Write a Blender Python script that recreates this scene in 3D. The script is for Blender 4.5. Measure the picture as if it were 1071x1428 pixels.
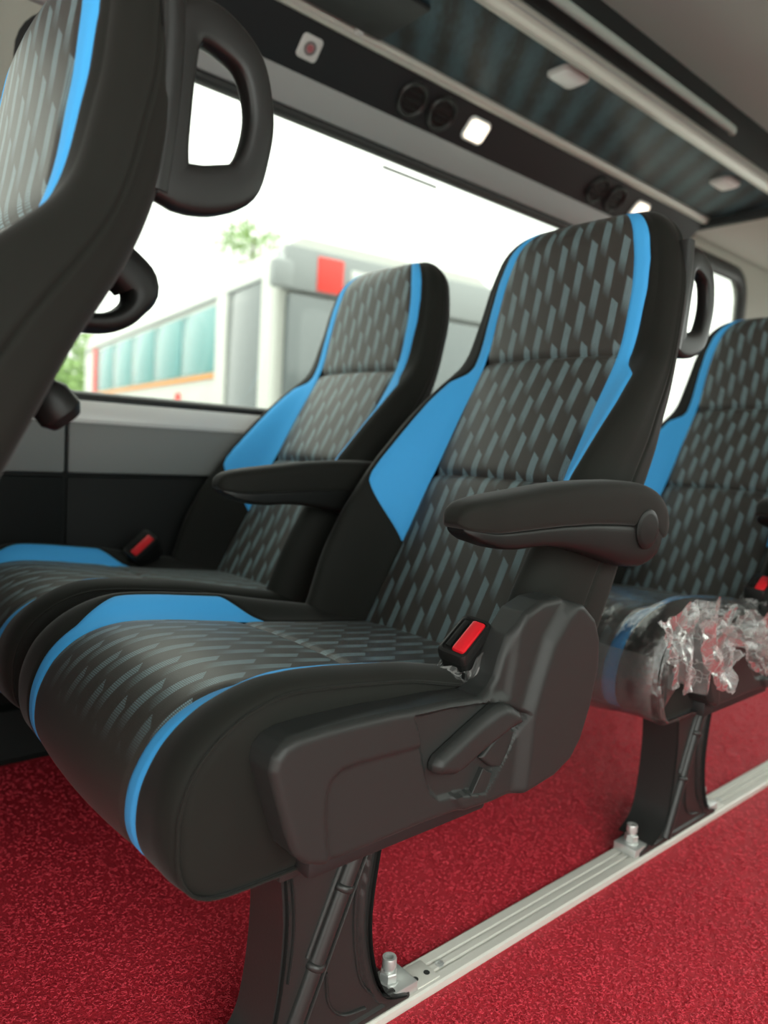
import bpy, bmesh, math, random
from mathutils import noise as mnoise
import numpy as np
from mathutils import Vector, Matrix
from mathutils.geometry import delaunay_2d_cdt

random.seed(4); rng = np.random.default_rng(7)
for o in list(bpy.data.objects): bpy.data.objects.remove(o)
scn = bpy.context.scene
COL = scn.collection

# ------------------------------------------------------------ camera, sky, exposure
yaw, pitch, roll, fpx = 0.853719570, -0.0835181497, 0.0576172815, 1021.9
Fv = Vector((math.cos(yaw)*math.cos(pitch), math.sin(yaw)*math.cos(pitch), math.sin(pitch)))
Rv = Fv.cross(Vector((0, 0, 1))).normalized(); Uv = Rv.cross(Fv)
R2 = math.cos(roll)*Rv + math.sin(roll)*Uv; U2 = -math.sin(roll)*Rv + math.cos(roll)*Uv
cam = bpy.data.cameras.new('camera'); camo = bpy.data.objects.new('camera', cam); COL.objects.link(camo)
mw = Matrix.Identity(4)
for i in range(3):
    mw[i][0], mw[i][1], mw[i][2] = R2[i], U2[i], -Fv[i]
mw[2][3] = 0.67
camo.matrix_world = mw
cam.sensor_fit = 'VERTICAL'; cam.sensor_height = 36; cam.lens = 36*fpx/1428
cam.clip_start = 0.01
cam.dof.use_dof = True; cam.dof.focus_distance = 0.84; cam.dof.aperture_fstop = 3.2
scn.camera = camo

w = bpy.data.worlds.new('overcast'); scn.world = w; w.use_nodes = True
bg = w.node_tree.nodes['Background']
wn = w.node_tree.nodes; wlk = w.node_tree.links     # overcast sky: zenith three times the horizon
_tc = wn.new('ShaderNodeTexCoord'); _sx = wn.new('ShaderNodeSeparateXYZ'); wlk.new(_tc.outputs['Generated'], _sx.inputs[0])
_mr = wn.new('ShaderNodeMapRange'); _mr.inputs[1].default_value = 0; _mr.inputs[2].default_value = 1; _mr.inputs[3].default_value = .72; _mr.inputs[4].default_value = 2.16
wlk.new(_sx.outputs[2], _mr.inputs[0]); wlk.new(_mr.outputs[0], bg.inputs[1])
bg.inputs[0].default_value = (0.95, 1.0, 0.94, 1)
scn.view_settings.view_transform = 'Standard'; scn.view_settings.look = 'None'
scn.view_settings.gamma = 1; scn.view_settings.use_curve_mapping = False
scn.view_settings.exposure = 2.15

# ------------------------------------------------------------ materials
MATS = {}
def mat(name, col, rough=.6, metal=0, spec=.5, sheen=0, emit=None, es=0, bump=None, coat=0):
    m = bpy.data.materials.new(name); m.use_nodes = True; nt = m.node_tree
    b = nt.nodes['Principled BSDF']
    b.inputs['Base Color'].default_value = (*col, 1); b.inputs['Roughness'].default_value = rough
    b.inputs['Metallic'].default_value = metal; b.inputs['Specular IOR Level'].default_value = spec
    if sheen:
        b.inputs['Sheen Weight'].default_value = sheen; b.inputs['Sheen Roughness'].default_value = .4
    if coat:
        b.inputs['Coat Weight'].default_value = coat; b.inputs['Coat Roughness'].default_value = .1
    if emit:
        b.inputs['Emission Color'].default_value = (*emit, 1); b.inputs['Emission Strength'].default_value = es
    if bump:
        sc, st, di = bump
        tc = nt.nodes.new('ShaderNodeTexCoord'); n = nt.nodes.new('ShaderNodeTexNoise')
        n.inputs['Scale'].default_value = sc; n.inputs['Detail'].default_value = 3
        nt.links.new(tc.outputs['Object'], n.inputs['Vector'])
        bp = nt.nodes.new('ShaderNodeBump'); bp.inputs['Strength'].default_value = st; bp.inputs['Distance'].default_value = di
        nt.links.new(n.outputs['Fac'], bp.inputs['Height']); nt.links.new(bp.outputs['Normal'], b.inputs['Normal'])
    MATS[name] = m
    return m
class NB:
    """tiny node-math helper"""
    def __init__(s, nt): s.nt = nt
    def m(s, op, a, b=0.0, c=0.0):
        n = s.nt.nodes.new('ShaderNodeMath'); n.operation = op
        for i, v in enumerate((a, b, c)):
            if hasattr(v, 'is_linked'): s.nt.links.new(v, n.inputs[i])
            else: n.inputs[i].default_value = v
        return n.outputs[0]
    def mix(s, f, a, b):
        n = s.nt.nodes.new('ShaderNodeMix'); n.data_type = 'RGBA'
        for k, v in ((0, f), (6, a), (7, b)):
            if hasattr(v, 'is_linked'): s.nt.links.new(v, n.inputs[k])
            elif k == 0: n.inputs[0].default_value = v
            else: n.inputs[k].default_value = (*v, 1)
        return n.outputs[2]
    def noise(s, vec, scale, detail=2, rough=.5):
        n = s.nt.nodes.new('ShaderNodeTexNoise'); n.inputs['Scale'].default_value = scale
        n.inputs['Detail'].default_value = detail; n.inputs['Roughness'].default_value = rough
        if vec is not None: s.nt.links.new(vec, n.inputs['Vector'])
        return n.outputs['Fac']

FAB = mat('black_fabric', (.0115, .0122, .0102), .72, spec=.14, sheen=.11, bump=(1500, .25, .0006))
def stitch_fabric():
    m = mat('woven_insert', (.03, .028, .026), .44, spec=.38, sheen=.05)
    nt = m.node_tree; B = NB(nt); p = nt.nodes['Principled BSDF']
    uvn = nt.nodes.new('ShaderNodeUVMap'); uvn.uv_map = 'UVMap'
    sp = nt.nodes.new('ShaderNodeSeparateXYZ'); nt.links.new(uvn.outputs[0], sp.inputs[0])
    u, v = sp.outputs[0], sp.outputs[1]
    cw = .0195
    uc = B.m('DIVIDE', B.m('ADD', u, 1.0), cw)
    c = B.m('FLOOR', uc); fu = B.m('FRACT', uc)
    vv = B.m('ADD', B.m('ADD', v, 20.0), B.m('MULTIPLY', c, .036))
    vv = B.m('SUBTRACT', vv, B.m('MULTIPLY', fu, .017))
    ph = B.m('FRACT', B.m('DIVIDE', vv, .108))
    fade = B.m('MINIMUM', B.m('MULTIPLY', B.m('MAXIMUM', B.m('SUBTRACT', ph, .40), 0.0), 3.6), 1.0)
    gap = B.m('LESS_THAN', B.m('ABSOLUTE', B.m('SUBTRACT', fu, .5)), .34)
    low = B.m('MINIMUM', B.m('MAXIMUM', B.m('MULTIPLY', B.m('ADD', v, .560), 12.0), 0.0), 1.0)   # print thins out down the cushion front
    mask = B.m('MULTIPLY', B.m('MULTIPLY', fade, low), gap)
    du = B.m('LESS_THAN', B.m('FRACT', B.m('DIVIDE', B.m('ADD', u, 1.0), .0026)), .60)
    row = B.m('FLOOR', B.m('DIVIDE', B.m('ADD', v, 20.0), .0024))
    dv = B.m('LESS_THAN', B.m('FRACT', B.m('DIVIDE', B.m('ADD', v, 20.0), .0024)), .62)
    dots = B.m('ADD', .15, B.m('MULTIPLY', B.m('MULTIPLY', du, dv), .85))
    mask = B.m('MULTIPLY', mask, dots)
    tc = nt.nodes.new('ShaderNodeTexCoord')
    nz = B.noise(tc.outputs['Object'], 900)
    base = B.mix(nz, (.028, .026, .023), (.052, .048, .042))
    colr = B.mix(mask, base, (.225, .345, .38))
    nt.links.new(colr, p.inputs['Base Color'])
    bp = nt.nodes.new('ShaderNodeBump'); bp.inputs['Strength'].default_value = .3; bp.inputs['Distance'].default_value = .0006
    nt.links.new(B.m('ADD', B.m('MULTIPLY', du, dv), nz), bp.inputs['Height']); nt.links.new(bp.outputs[0], p.inputs['Normal'])
    return m
INS = stitch_fabric()
BLU = mat('blue_fabric', (.062, .41, .86), .7, spec=.25, sheen=.03, bump=(1400, .3, .0006))
SHELL = mat('charcoal_plastic', (.023, .025, .024), .42, spec=.28, bump=(1100, .22, .0006))
BLK = mat('black_plastic', (.008, .0085, .008), .42, spec=.25)
GRIP = mat('handle_plastic', (.011, .0115, .011), .36, spec=.35, bump=(700, .15, .0005))
LEGM = mat('painted_leg_metal', (.023, .024, .023), .36, spec=.4, metal=.05, bump=(260, .15, .0008))
ZINC = mat('zinc_steel', (.60, .62, .60), .36, metal=.6)
ALU = mat('rail_aluminium', (.62, .61, .56), .42, metal=.12, bump=(90, .15, .001))
DARKM = mat('dark_metal', (.02, .02, .02), .5, metal=.3)
RED = mat('red_button', (.62, .012, .02), .35, spec=.5)
CHROME = mat('satin_chrome', (.42, .42, .385), .33, metal=.25)
TRIM = mat('grey_trim', (.24, .25, .25), .45)
PANEL = mat('grey_wall_panel', (.20, .21, .205), .55, bump=(300, .1, .001))
LEDGE = mat('light_ledge', (.86, .87, .84), .25, spec=.7)
WDARK = mat('dark_lower_panel', (.005, .0065, .006), .6, spec=.2)
LINER = mat('roof_liner', (.29, .345, .32), .75, bump=(250, .15, .001))
BEIGE = mat('beige_wall', (.31, .315, .275), .6)
DUCTB = mat('dark_duct_panel', (.010, .012, .013), .5, spec=.3)
GASK = mat('black_gasket', (.012, .013, .013), .5)
LAMPOFF = mat('lamp_diffuser', (.62, .66, .65), .35)
LAMPON = mat('lit_diffuser', (.8, .75, .68), .35, emit=(1, .84, .64), es=.45)
WHITEP = mat('white_plastic', (.45, .46, .45), .4)
def vinyl():
    m = mat('striped_vinyl', (.02, .03, .035), .5, spec=.25)
    nt = m.node_tree; B = NB(nt); p = nt.nodes['Principled BSDF']
    tc = nt.nodes.new('ShaderNodeTexCoord'); sp = nt.nodes.new('ShaderNodeSeparateXYZ')
    nt.links.new(tc.outputs['Object'], sp.inputs[0]); x, y = sp.outputs[0], sp.outputs[1]
    t = B.m('SUBTRACT', x, B.m('MULTIPLY', y, .8)); q = B.m('ADD', y, B.m('MULTIPLY', x, .8))
    bars = B.m('MULTIPLY', B.m('ADD', B.m('SINE', B.m('MULTIPLY', t, 2*math.pi/.115)), 1.0), .5)
    cb = nt.nodes.new('ShaderNodeCombineXYZ'); nt.links.new(B.m('MULTIPLY', t, 62.0), cb.inputs[0]); nt.links.new(B.m('MULTIPLY', q, 16.0), cb.inputs[1])
    st = B.noise(cb.outputs[0], 1.0, 2)
    k = B.m('MINIMUM', B.m('MAXIMUM', B.m('SUBTRACT', B.m('ADD', bars, B.m('MULTIPLY', st, 1.2)), .62), 0.0), 1.0)
    nt.links.new(B.mix(k, (.005, .007, .008), (.026, .064, .082)), p.inputs['Base Color'])
    return m
VINYL = vinyl()
def carpet():
    m = mat('red_coil_mat', (.5, .02, .035), .6, spec=.35)
    nt = m.node_tree; B = NB(nt); p = nt.nodes['Principled BSDF']
    tc = nt.nodes.new('ShaderNodeTexCoord'); o = tc.outputs['Object']
    n1 = B.noise(o, 260, 3, .6); n2 = B.noise(o, 7, 3)
    nt.links.new(B.mix(n2, (.46, .017, .032), (.58, .026, .046)), p.inputs['Base Color'])
    bp = nt.nodes.new('ShaderNodeBump'); bp.inputs['Strength'].default_value = 1; bp.inputs['Distance'].default_value = .004
    nt.links.new(n1, bp.inputs['Height']); nt.links.new(bp.outputs[0], p.inputs['Normal'])
    return m
CARPET = carpet()
COIL = mat('red_coil_loops', (.80, .05, .085), .45, spec=.5)
def glass(name, tint, g=.05):
    m = bpy.data.materials.new(name); m.use_nodes = True; nt = m.node_tree; nt.nodes.clear()
    out = nt.nodes.new('ShaderNodeOutputMaterial'); mx = nt.nodes.new('ShaderNodeMixShader')
    tr = nt.nodes.new('ShaderNodeBsdfTransparent'); tr.inputs[0].default_value = (*tint, 1)
    gl = nt.nodes.new('ShaderNodeBsdfGlossy'); gl.inputs['Roughness'].default_value = .03
    mx.inputs[0].default_value = g
    nt.links.new(tr.outputs[0], mx.inputs[1]); nt.links.new(gl.outputs[0], mx.inputs[2]); nt.links.new(mx.outputs[0], out.inputs[0])
    return m
TINT = glass('tinted_pane', (.66, .67, .645), .02)  # tint put in to hold down the bright view outside
NEARG = glass('light_cut_pane', (.80, .81, .79), .03)
def film(nm, dif, crease):
    m = bpy.data.materials.new(nm); m.use_nodes = True; nt = m.node_tree; nt.nodes.clear(); B = NB(nt)
    out = nt.nodes.new('ShaderNodeOutputMaterial'); mx = nt.nodes.new('ShaderNodeMixShader'); mx2 = nt.nodes.new('ShaderNodeMixShader')
    tr = nt.nodes.new('ShaderNodeBsdfTransparent'); tr.inputs[0].default_value = (.95, .95, .95, 1)
    gl = nt.nodes.new('ShaderNodeBsdfGlossy'); gl.inputs['Roughness'].default_value = .16
    df = nt.nodes.new('ShaderNodeBsdfTranslucent'); df.inputs[0].default_value = (.8, .8, .78, 1)
    d2 = nt.nodes.new('ShaderNodeBsdfDiffuse'); d2.inputs[0].default_value = (.8, .8, .78, 1)
    md = nt.nodes.new('ShaderNodeMixShader'); nt.links.new(df.outputs[0], md.inputs[1]); nt.links.new(d2.outputs[0], md.inputs[2])
    tc = nt.nodes.new('ShaderNodeTexCoord')
    n = B.noise(tc.outputs['Object'], 38, 4, .65)
    bp = nt.nodes.new('ShaderNodeBump'); bp.inputs['Strength'].default_value = .5; bp.inputs['Distance'].default_value = .012
    nt.links.new(n, bp.inputs['Height']); nt.links.new(bp.outputs[0], gl.inputs['Normal'])
    fr = nt.nodes.new('ShaderNodeFresnel'); fr.inputs[0].default_value = 1.5
    nt.links.new(B.m('MINIMUM', B.m('ADD', B.m('MULTIPLY', fr.outputs[0], 1.2), .05), .8), mx.inputs[0])
    nt.links.new(tr.outputs[0], mx.inputs[1]); nt.links.new(gl.outputs[0], mx.inputs[2])
    vo = nt.nodes.new('ShaderNodeTexVoronoi'); vo.feature = 'DISTANCE_TO_EDGE'; vo.inputs['Scale'].default_value = 24
    ad = nt.nodes.new('ShaderNodeVectorMath'); ad.operation = 'ADD'; n3 = nt.nodes.new('ShaderNodeTexNoise'); n3.inputs['Scale'].default_value = 18
    nt.links.new(tc.outputs['Object'], n3.inputs['Vector']); sc = nt.nodes.new('ShaderNodeVectorMath'); sc.operation = 'SCALE'; sc.inputs['Scale'].default_value = .17
    nt.links.new(n3.outputs['Color'], sc.inputs[0]); nt.links.new(tc.outputs['Object'], ad.inputs[0]); nt.links.new(sc.outputs[0], ad.inputs[1]); nt.links.new(ad.outputs[0], vo.inputs['Vector'])
    cr = B.m('MULTIPLY', B.m('MAXIMUM', B.m('SUBTRACT', 1.0, B.m('MULTIPLY', vo.outputs['Distance'], 22.0)), 0.0), crease)
    nt.links.new(B.m('ADD', cr, dif), mx2.inputs[0])
    nt.links.new(mx.outputs[0], mx2.inputs[1]); nt.links.new(md.outputs[0], mx2.inputs[2]); nt.links.new(mx2.outputs[0], out.inputs[0])
    return m
FILM = film('clear_film', .05, .12); CRUMP = film('crumpled_film', .15, .34); BAND = film('film_band_mat', .13, .05)

# ------------------------------------------------------------ mesh helpers
def tag(o, label=None, cat=None, group=None, kind=None):
    if label: o['label'] = label
    if cat: o['category'] = cat
    if group: o['group'] = group
    if kind: o['kind'] = kind
    return o
def link(name, me, m, parent=None):
    o = bpy.data.objects.new(name, me); COL.objects.link(o)
    if m is not None and not me.materials: me.materials.append(m)
    if parent is not None: o.parent = parent
    return o
def mobj(name, verts, faces, m, parent=None, smooth=True, angle=40, uv=None, off=(0, 0, 0)):
    me = bpy.data.meshes.new(name)
    me.from_pydata([(v[0]-off[0], v[1]-off[1], v[2]-off[2]) for v in verts], [], faces)
    me.validate(); me.update()
    bm = bmesh.new(); bm.from_mesh(me); bmesh.ops.recalc_face_normals(bm, faces=bm.faces); bm.to_mesh(me); bm.free()
    if uv is not None:
        l = me.uv_layers.new(name='UVMap')
        idx = np.zeros(len(me.loops), dtype=np.int32); me.loops.foreach_get('vertex_index', idx)
        l.data.foreach_set('uv', np.asarray(uv, dtype=np.float32)[idx].ravel())
    if smooth:
        me.shade_smooth(); me.set_sharp_from_angle(angle=math.radians(angle))
    return link(name, me, m, parent)
def grid_faces(n, mm, closed_v=False, base=0):
    f = []
    for i in range(n-1):
        for j in range(mm-1 if not closed_v else mm):
            j2 = (j+1) % mm
            f.append((base+i*mm+j, base+(i+1)*mm+j, base+(i+1)*mm+j2, base+i*mm+j2))
    return f
def grid(name, P, m, parent=None, uv=None, off=(0, 0, 0), angle=60, closed=False, caps=False):
    P = np.asarray(P); n, k = P.shape[:2]
    f = grid_faces(n, k, closed)
    if caps: f += [tuple(range(k)), tuple((n-1)*k+i for i in range(k))]
    return mobj(name, P.reshape(-1, 3), f, m, parent, True, angle, None if uv is None else np.asarray(uv).reshape(-1, 2), off)
def boxes(name, lst, m, parent=None, bev=.003, off=(0, 0, 0), seg=2):
    bm = bmesh.new()
    for (x0, x1, y0, y1, z0, z1) in lst:
        r = bmesh.ops.create_cube(bm, size=1)
        for v in r['verts']:
            v.co = Vector((x0+(v.co.x+.5)*(x1-x0), y0+(v.co.y+.5)*(y1-y0), z0+(v.co.z+.5)*(z1-z0))) - Vector(off)
    if bev: bmesh.ops.bevel(bm, geom=list(bm.edges), offset=bev, segments=seg, affect='EDGES', profile=.5)
    me = bpy.data.meshes.new(name); bm.to_mesh(me); bm.free(); me.shade_smooth(); me.set_sharp_from_angle(angle=math.radians(35))
    return link(name, me, m, parent)
def box(name, x0, x1, y0, y1, z0, z1, m, parent=None, bev=.003, off=(0, 0, 0), seg=2):
    return boxes(name, [(x0, x1, y0, y1, z0, z1)], m, parent, bev, off, seg)
def sweep(name, path, ra, rb, axis, m, parent=None, k=16, off=(0, 0, 0), closed=False, power=2.0, caps=True):
    """section: half-axes ra (in-plane normal) and rb (along axis)"""
    P = [Vector(p) for p in path]; n = len(P); ax = Vector(axis).normalized(); G = []
    for i in range(n):
        a = P[i-1] if (i or closed) else P[i]; b = P[(i+1) % n] if (i < n-1 or closed) else P[i]
        t = (b-a).normalized(); nn = ax.cross(t).normalized(); bb = t.cross(nn)
        A = ra[i] if hasattr(ra, '__len__') else ra; Bq = rb[i] if hasattr(rb, '__len__') else rb
        G.append([list(P[i] + nn*A*math.copysign(abs(math.cos(q))**(2/power), math.cos(q)) + bb*Bq*math.copysign(abs(math.sin(q))**(2/power), math.sin(q)))
                  for q in [2*math.pi*j/k for j in range(k)]])
    if closed: G.append(G[0])
    return grid(name, G, m, parent, off=off, closed=True, caps=caps and not closed)
def lathe(name, prof, c, axis, m, parent=None, k=28, off=(0, 0, 0), angle=35, start=0.0):
    """prof: (radius, height along axis)"""
    a = Vector(axis).normalized(); t = a.orthogonal().normalized(); b = a.cross(t); c = Vector(c)
    G = [[list(c + a*h + (t*math.cos(start+2*math.pi*j/k) + b*math.sin(start+2*math.pi*j/k))*max(r, 1e-5)) for j in range(k)] for r, h in prof]
    return grid(name, G, m, parent, off=off, closed=True, caps=True, angle=angle)
def catmull(pts, n):
    p = [np.array(q, float) for q in pts]; p = [2*p[0]-p[1]] + p + [2*p[-1]-p[-2]]; out = []
    for i in range(1, len(p)-2):
        for k in range(n):
            t = k/n
            out.append(.5*((2*p[i]) + (p[i+1]-p[i-1])*t + (2*p[i-1]-5*p[i]+4*p[i+1]-p[i+2])*t*t + (3*p[i]-p[i-1]-3*p[i+1]+p[i+2])*t**3))
    out.append(p[-2]); return np.array(out)
def resample(P, step, closed=False):
    P = np.asarray(P, float)
    if closed: P = np.vstack([P, P[:1]])
    s = np.r_[0, np.cumsum(np.linalg.norm(np.diff(P, axis=0), axis=1))]
    n = max(3, int(round(s[-1]/step)))
    t = np.linspace(0, s[-1], n+1)
    if closed: t = t[:-1]
    return np.stack([np.interp(t, s, P[:, i]) for i in range(P.shape[1])], 1)
def closed_smooth(pts, step):
    q = list(pts); big = q[-2:]+q+q[:2]
    c = catmull(big, 10)
    c = c[20:-20] if True else c
    return resample(c[:-1] if np.allclose(c[0], c[-1]) else c, step, True)
def seg_dist(pts, poly, closed=True):
    A = np.asarray(poly, float); Bp = np.roll(A, -1, 0)
    if not closed: A, Bp = A[:-1], Bp[:-1]
    d = np.full(len(pts), 1e9)
    for a, b in zip(A, Bp):
        ab = b-a; t = np.clip(((pts-a)@ab)/max(ab@ab, 1e-12), 0, 1)
        d = np.minimum(d, np.hypot(*(pts-(a+t[:, None]*ab)).T))
    return d
def inside(pts, poly):
    r = np.zeros(len(pts), bool); A = np.asarray(poly, float); Bp = np.roll(A, -1, 0)
    for (x1, y1), (x2, y2) in zip(A, Bp):
        c = ((y1 > pts[:, 1]) != (y2 > pts[:, 1]))
        with np.errstate(divide='ignore', invalid='ignore'):
            xi = (x2-x1)*(pts[:, 1]-y1)/(y2-y1)+x1
        r ^= c & (pts[:, 0] < xi)
    return r
def sd(pts, poly):           # signed distance, positive inside
    return np.where(inside(pts, poly), 1, -1)*seg_dist(pts, poly)
def sst(x, a, b):
    t = np.clip((x-a)/(b-a), 0, 1); return t*t*(3-2*t)
def relief(name, outline, y0, sgn, depth, R, hfn, m, parent, res=.004, off=(0, 0, 0), wall=True, angle=50):
    """plate in the XZ plane; outer face at y0 looking along sgn*Y, rounded edge R, relief hfn(points, dist)"""
    out = resample(outline, res, True)
    nrm = np.roll(out, -1, 0)-np.roll(out, 1, 0); nrm = np.stack([nrm[:, 1], -nrm[:, 0]], 1); nrm /= np.linalg.norm(nrm, axis=1)[:, None]
    if not inside(out[:1]+nrm[:1]*1e-4, out)[0]: nrm = -nrm
    pts = []
    if R > 0:
        for fr in (.1, .35, .7, 1.05):
            q = out + nrm*(R*fr); d = seg_dist(q, out); ok = inside(q, out) & (d > R*fr*.93); pts.append(q[ok])
    lo, hi = out.min(0), out.max(0)
    gx, gz = np.meshgrid(np.arange(lo[0], hi[0], res), np.arange(lo[1], hi[1], res)); g = np.stack([gx.ravel(), gz.ravel()], 1)
    g = g[inside(g, out)]; d = seg_dist(g, out); pts.append(g[d > max(R*1.25, res*.7)])
    allp = np.vstack([out]+pts)
    vs, es, fs, *_ = delaunay_2d_cdt([Vector((float(a), float(b))) for a, b in allp], [], [list(range(len(out)))], 1, 1e-6)
    V = np.array([[v.x, v.y] for v in vs]); D = seg_dist(V, out)
    if R > 0:
        q = 1-np.clip(D/R, 0, 1); h = -R*(1-np.sqrt(np.maximum(1-q*q, 0)))
    else: h = np.zeros(len(V))
    if hfn is not None: h = h+hfn(V, D)
    verts = [(V[i, 0], y0+sgn*h[i], V[i, 1]) for i in range(len(V))]
    faces = [tuple(f) for f in fs]
    if wall:
        b0 = len(verts); n = len(out)
        q = hfn(out, np.zeros(n)) if hfn is not None else np.zeros(n)
        for i in range(n): verts.append((out[i, 0], y0+sgn*(q[i]-R), out[i, 1]))
        for i in range(n): verts.append((out[i, 0], y0-sgn*depth, out[i, 1]))
        for i in range(n):
            j = (i+1) % n; faces.append((b0+i, b0+j, b0+n+j, b0+n+i))
        faces.append(tuple(b0+n+i for i in range(n)))
    return mobj(name, verts, faces, m, parent, True, angle, None, off)
def empty(name, loc):
    o = bpy.data.objects.new(name, None); COL.objects.link(o); o.location = loc; o.empty_display_size = .1; return o
def copy_tree(o, parent=None, skip=()):
    c = o.copy(); COL.objects.link(c); c.parent = parent
    for ch in list(o.children):
        if ch.name.split('.')[0] not in skip: copy_tree(ch, c, skip)
    return c
def plate_holes(name, outer, holes, y0, y1, m, parent=None):
    """slab in XZ between y0 and y1 with holes"""
    vs = [Vector(p) for p in outer]; faces = [list(range(len(outer)))]; edges = []
    for h in holes:
        b = len(vs); vs += [Vector(p) for p in h]; n = len(h); edges += [(b+i, b+(i+1) % n) for i in range(n)]
    V, E, Fc, *_ = delaunay_2d_cdt(vs, edges, faces, 1, 1e-6)
    P = np.array([[v.x, v.y] for v in V]); keep = []
    for f in Fc:
        c = P[list(f)].mean(0)[None]
        if not any(inside(c, h)[0] for h in holes): keep.append(tuple(f))
    n = len(P); verts = [(p[0], y0, p[1]) for p in P]+[(p[0], y1, p[1]) for p in P]
    F2 = keep+[tuple(i+n for i in f) for f in keep]
    for lp in [outer]+holes:
        b = len(verts); k = len(lp)
        verts += [(p[0], y0, p[1]) for p in lp]+[(p[0], y1, p[1]) for p in lp]
        F2 += [(b+i, b+(i+1) % k, b+k+(i+1) % k, b+k+i) for i in range(k)]
    return mobj(name, verts, F2, m, parent, True, 30)
def rrect(x0, x1, z0, z1, r, n=8):
    o = []
    for cx, cz, a in ((x1-r, z1-r, 0), (x0+r, z1-r, 90), (x0+r, z0+r, 180), (x1-r, z0+r, 270)):
        for k in range(n+1):
            q = math.radians(a+90*k/n); o.append((cx+r*math.cos(q), cz+r*math.sin(q)))
    return o
def extrude_x(name, yz, x0, x1, m, parent=None, angle=30, closed=True):
    n = len(yz); v = [(x0, y, z) for y, z in yz]+[(x1, y, z) for y, z in yz]
    f = [(i, (i+1) % n, n+(i+1) % n, n+i) for i in range(n if closed else n-1)]
    if closed: f += [tuple(range(n)), tuple(range(n, 2*n))]
    return mobj(name, v, f, m, parent, True, angle)

# ------------------------------------------------------------ the bus body (setting)
YW = 1.60
fl = mobj('floor', [(-2.6, -1.0, 0), (4.4, -1.0, 0), (4.4, YW, 0), (-2.6, YW, 0), (-2.6, -1.0, -.05), (4.4, -1.0, -.05), (4.4, YW, -.05), (-2.6, YW, -.05)],
          [(0, 1, 2, 3), (4, 5, 6, 7), (0, 1, 5, 4), (1, 2, 6, 5), (2, 3, 7, 6), (3, 0, 4, 7)], CARPET, smooth=False)
tag(fl, 'red coil loop floor mat of the bus', kind='structure')
def coil_loops():
    N = 105000
    r = np.exp(rng.uniform(math.log(.62), math.log(3.4), N)); a = np.radians(rng.uniform(-5, 100, N))
    cx, cy = r*np.cos(a), r*np.sin(a)
    ok = (cy < 1.53) & (cx < 4.2) & ~((cy > .578) & (cy < .642)); cx, cy, r = cx[ok], cy[ok], r[ok]; n = len(cx)
    S, K = 4, 3
    rad = rng.uniform(.0012, .0026, n)*np.clip(r, .9, 2.0)**.6; th0 = rng.uniform(0, 6.28, n); sw = rng.uniform(2.2, 4.6, n)
    tilt = rng.uniform(-1.1, 1.1, n); tax = rng.uniform(0, 6.28, n); zc = rng.uniform(.0006, .0045, n); thick = .00066*np.clip(r, .9, 2.0)**.5
    V = np.zeros((n, S, K, 3))
    for s in range(S):
        th = th0+sw*s/(S-1)
        px, py = rad*np.cos(th), rad*np.sin(th)
        # tilt about an in-plane axis
        ux, uy = np.cos(tax), np.sin(tax); al = px*ux+py*uy; be = -px*uy+py*ux
        q = np.stack([cx+al*ux-be*np.cos(tilt)*uy, cy+al*uy+be*np.cos(tilt)*ux, zc+np.abs(be*np.sin(tilt))], 1)
        rx, ry = np.cos(th), np.sin(th)
        for k in range(K):
            an = 2*math.pi*k/K+.5
            V[:, s, k, 0] = q[:, 0]+thick*math.cos(an)*rx; V[:, s, k, 1] = q[:, 1]+thick*math.cos(an)*ry; V[:, s, k, 2] = q[:, 2]+thick*math.sin(an)
    base = (np.arange(n)*S*K)[:, None, None]
    F = []
    for s in range(S-1):
        for k in range(K):
            k2 = (k+1) % K; F.append([s*K+k, (s+1)*K+k, (s+1)*K+k2, s*K+k2])
    F = (np.array(F)[None]+base).reshape(-1, 4)
    me = bpy.data.meshes.new('coil_loops'); me.vertices.add(n*S*K); me.vertices.foreach_set('co', V.astype(np.float32).ravel())
    nf = len(F); me.loops.add(nf*4); me.loops.foreach_set('vertex_index', F.astype(np.int32).ravel())
    me.polygons.add(nf); me.polygons.foreach_set('loop_start', np.arange(0, nf*4, 4, dtype=np.int32))
    me.update(calc_edges=True); me.shade_smooth()
    o = link('coil_loops', me, COIL, fl); tag(o, kind='stuff')
coil_loops()

W1 = (.405, 2.27, .742, 1.486); W2 = (2.50, 3.58, .742, 1.585); W0 = (-1.9, .28, .742, 1.486)
wr = plate_holes('wall_right', [(-2.6, 0), (4.4, 0), (4.4, 1.86), (-2.6, 1.86)], [rrect(*W1, .10), rrect(*W2, .12), rrect(*W0, .10)], YW, YW+.05, BEIGE)
tag(wr, 'right side wall of the bus with large windows', kind='structure')
# lower wall panels: dark panel, grey panel, light ledge, groove gaps between panels
for i, (x0, x1) in enumerate(((-2.55, -.62), (-.614, .497), (.503, 1.62), (1.626, 2.9), (2.906, 4.38))):
    box('dark_panel', x0, x1, YW-.010, YW+.002, .10, .578, WDARK, wr, .004)
    box('grey_panel', x0, x1, YW-.016, YW+.002, .586, .694, PANEL, wr, .006)
box('panel_backing', -2.58, 4.39, YW-.004, YW+.001, .08, .70, WDARK, wr, 0)
extrude_x('window_ledge', [(YW, .692), (YW-.020, .692), (YW-.024, .70), (YW-.022, .722), (YW-.014, .738), (YW+.02, .742), (YW+.02, .70)], -2.55, 4.38, LEDGE, wr)
sk = extrude_x('baseboard_right', [(YW, 0), (1.545, 0), (1.543, .012), (1.556, .045), (1.572, .10), (YW, .115)], -2.55, 4.38, WDARK); tag(sk, 'black kick strip along the bottom of the right wall', kind='structure')
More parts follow.
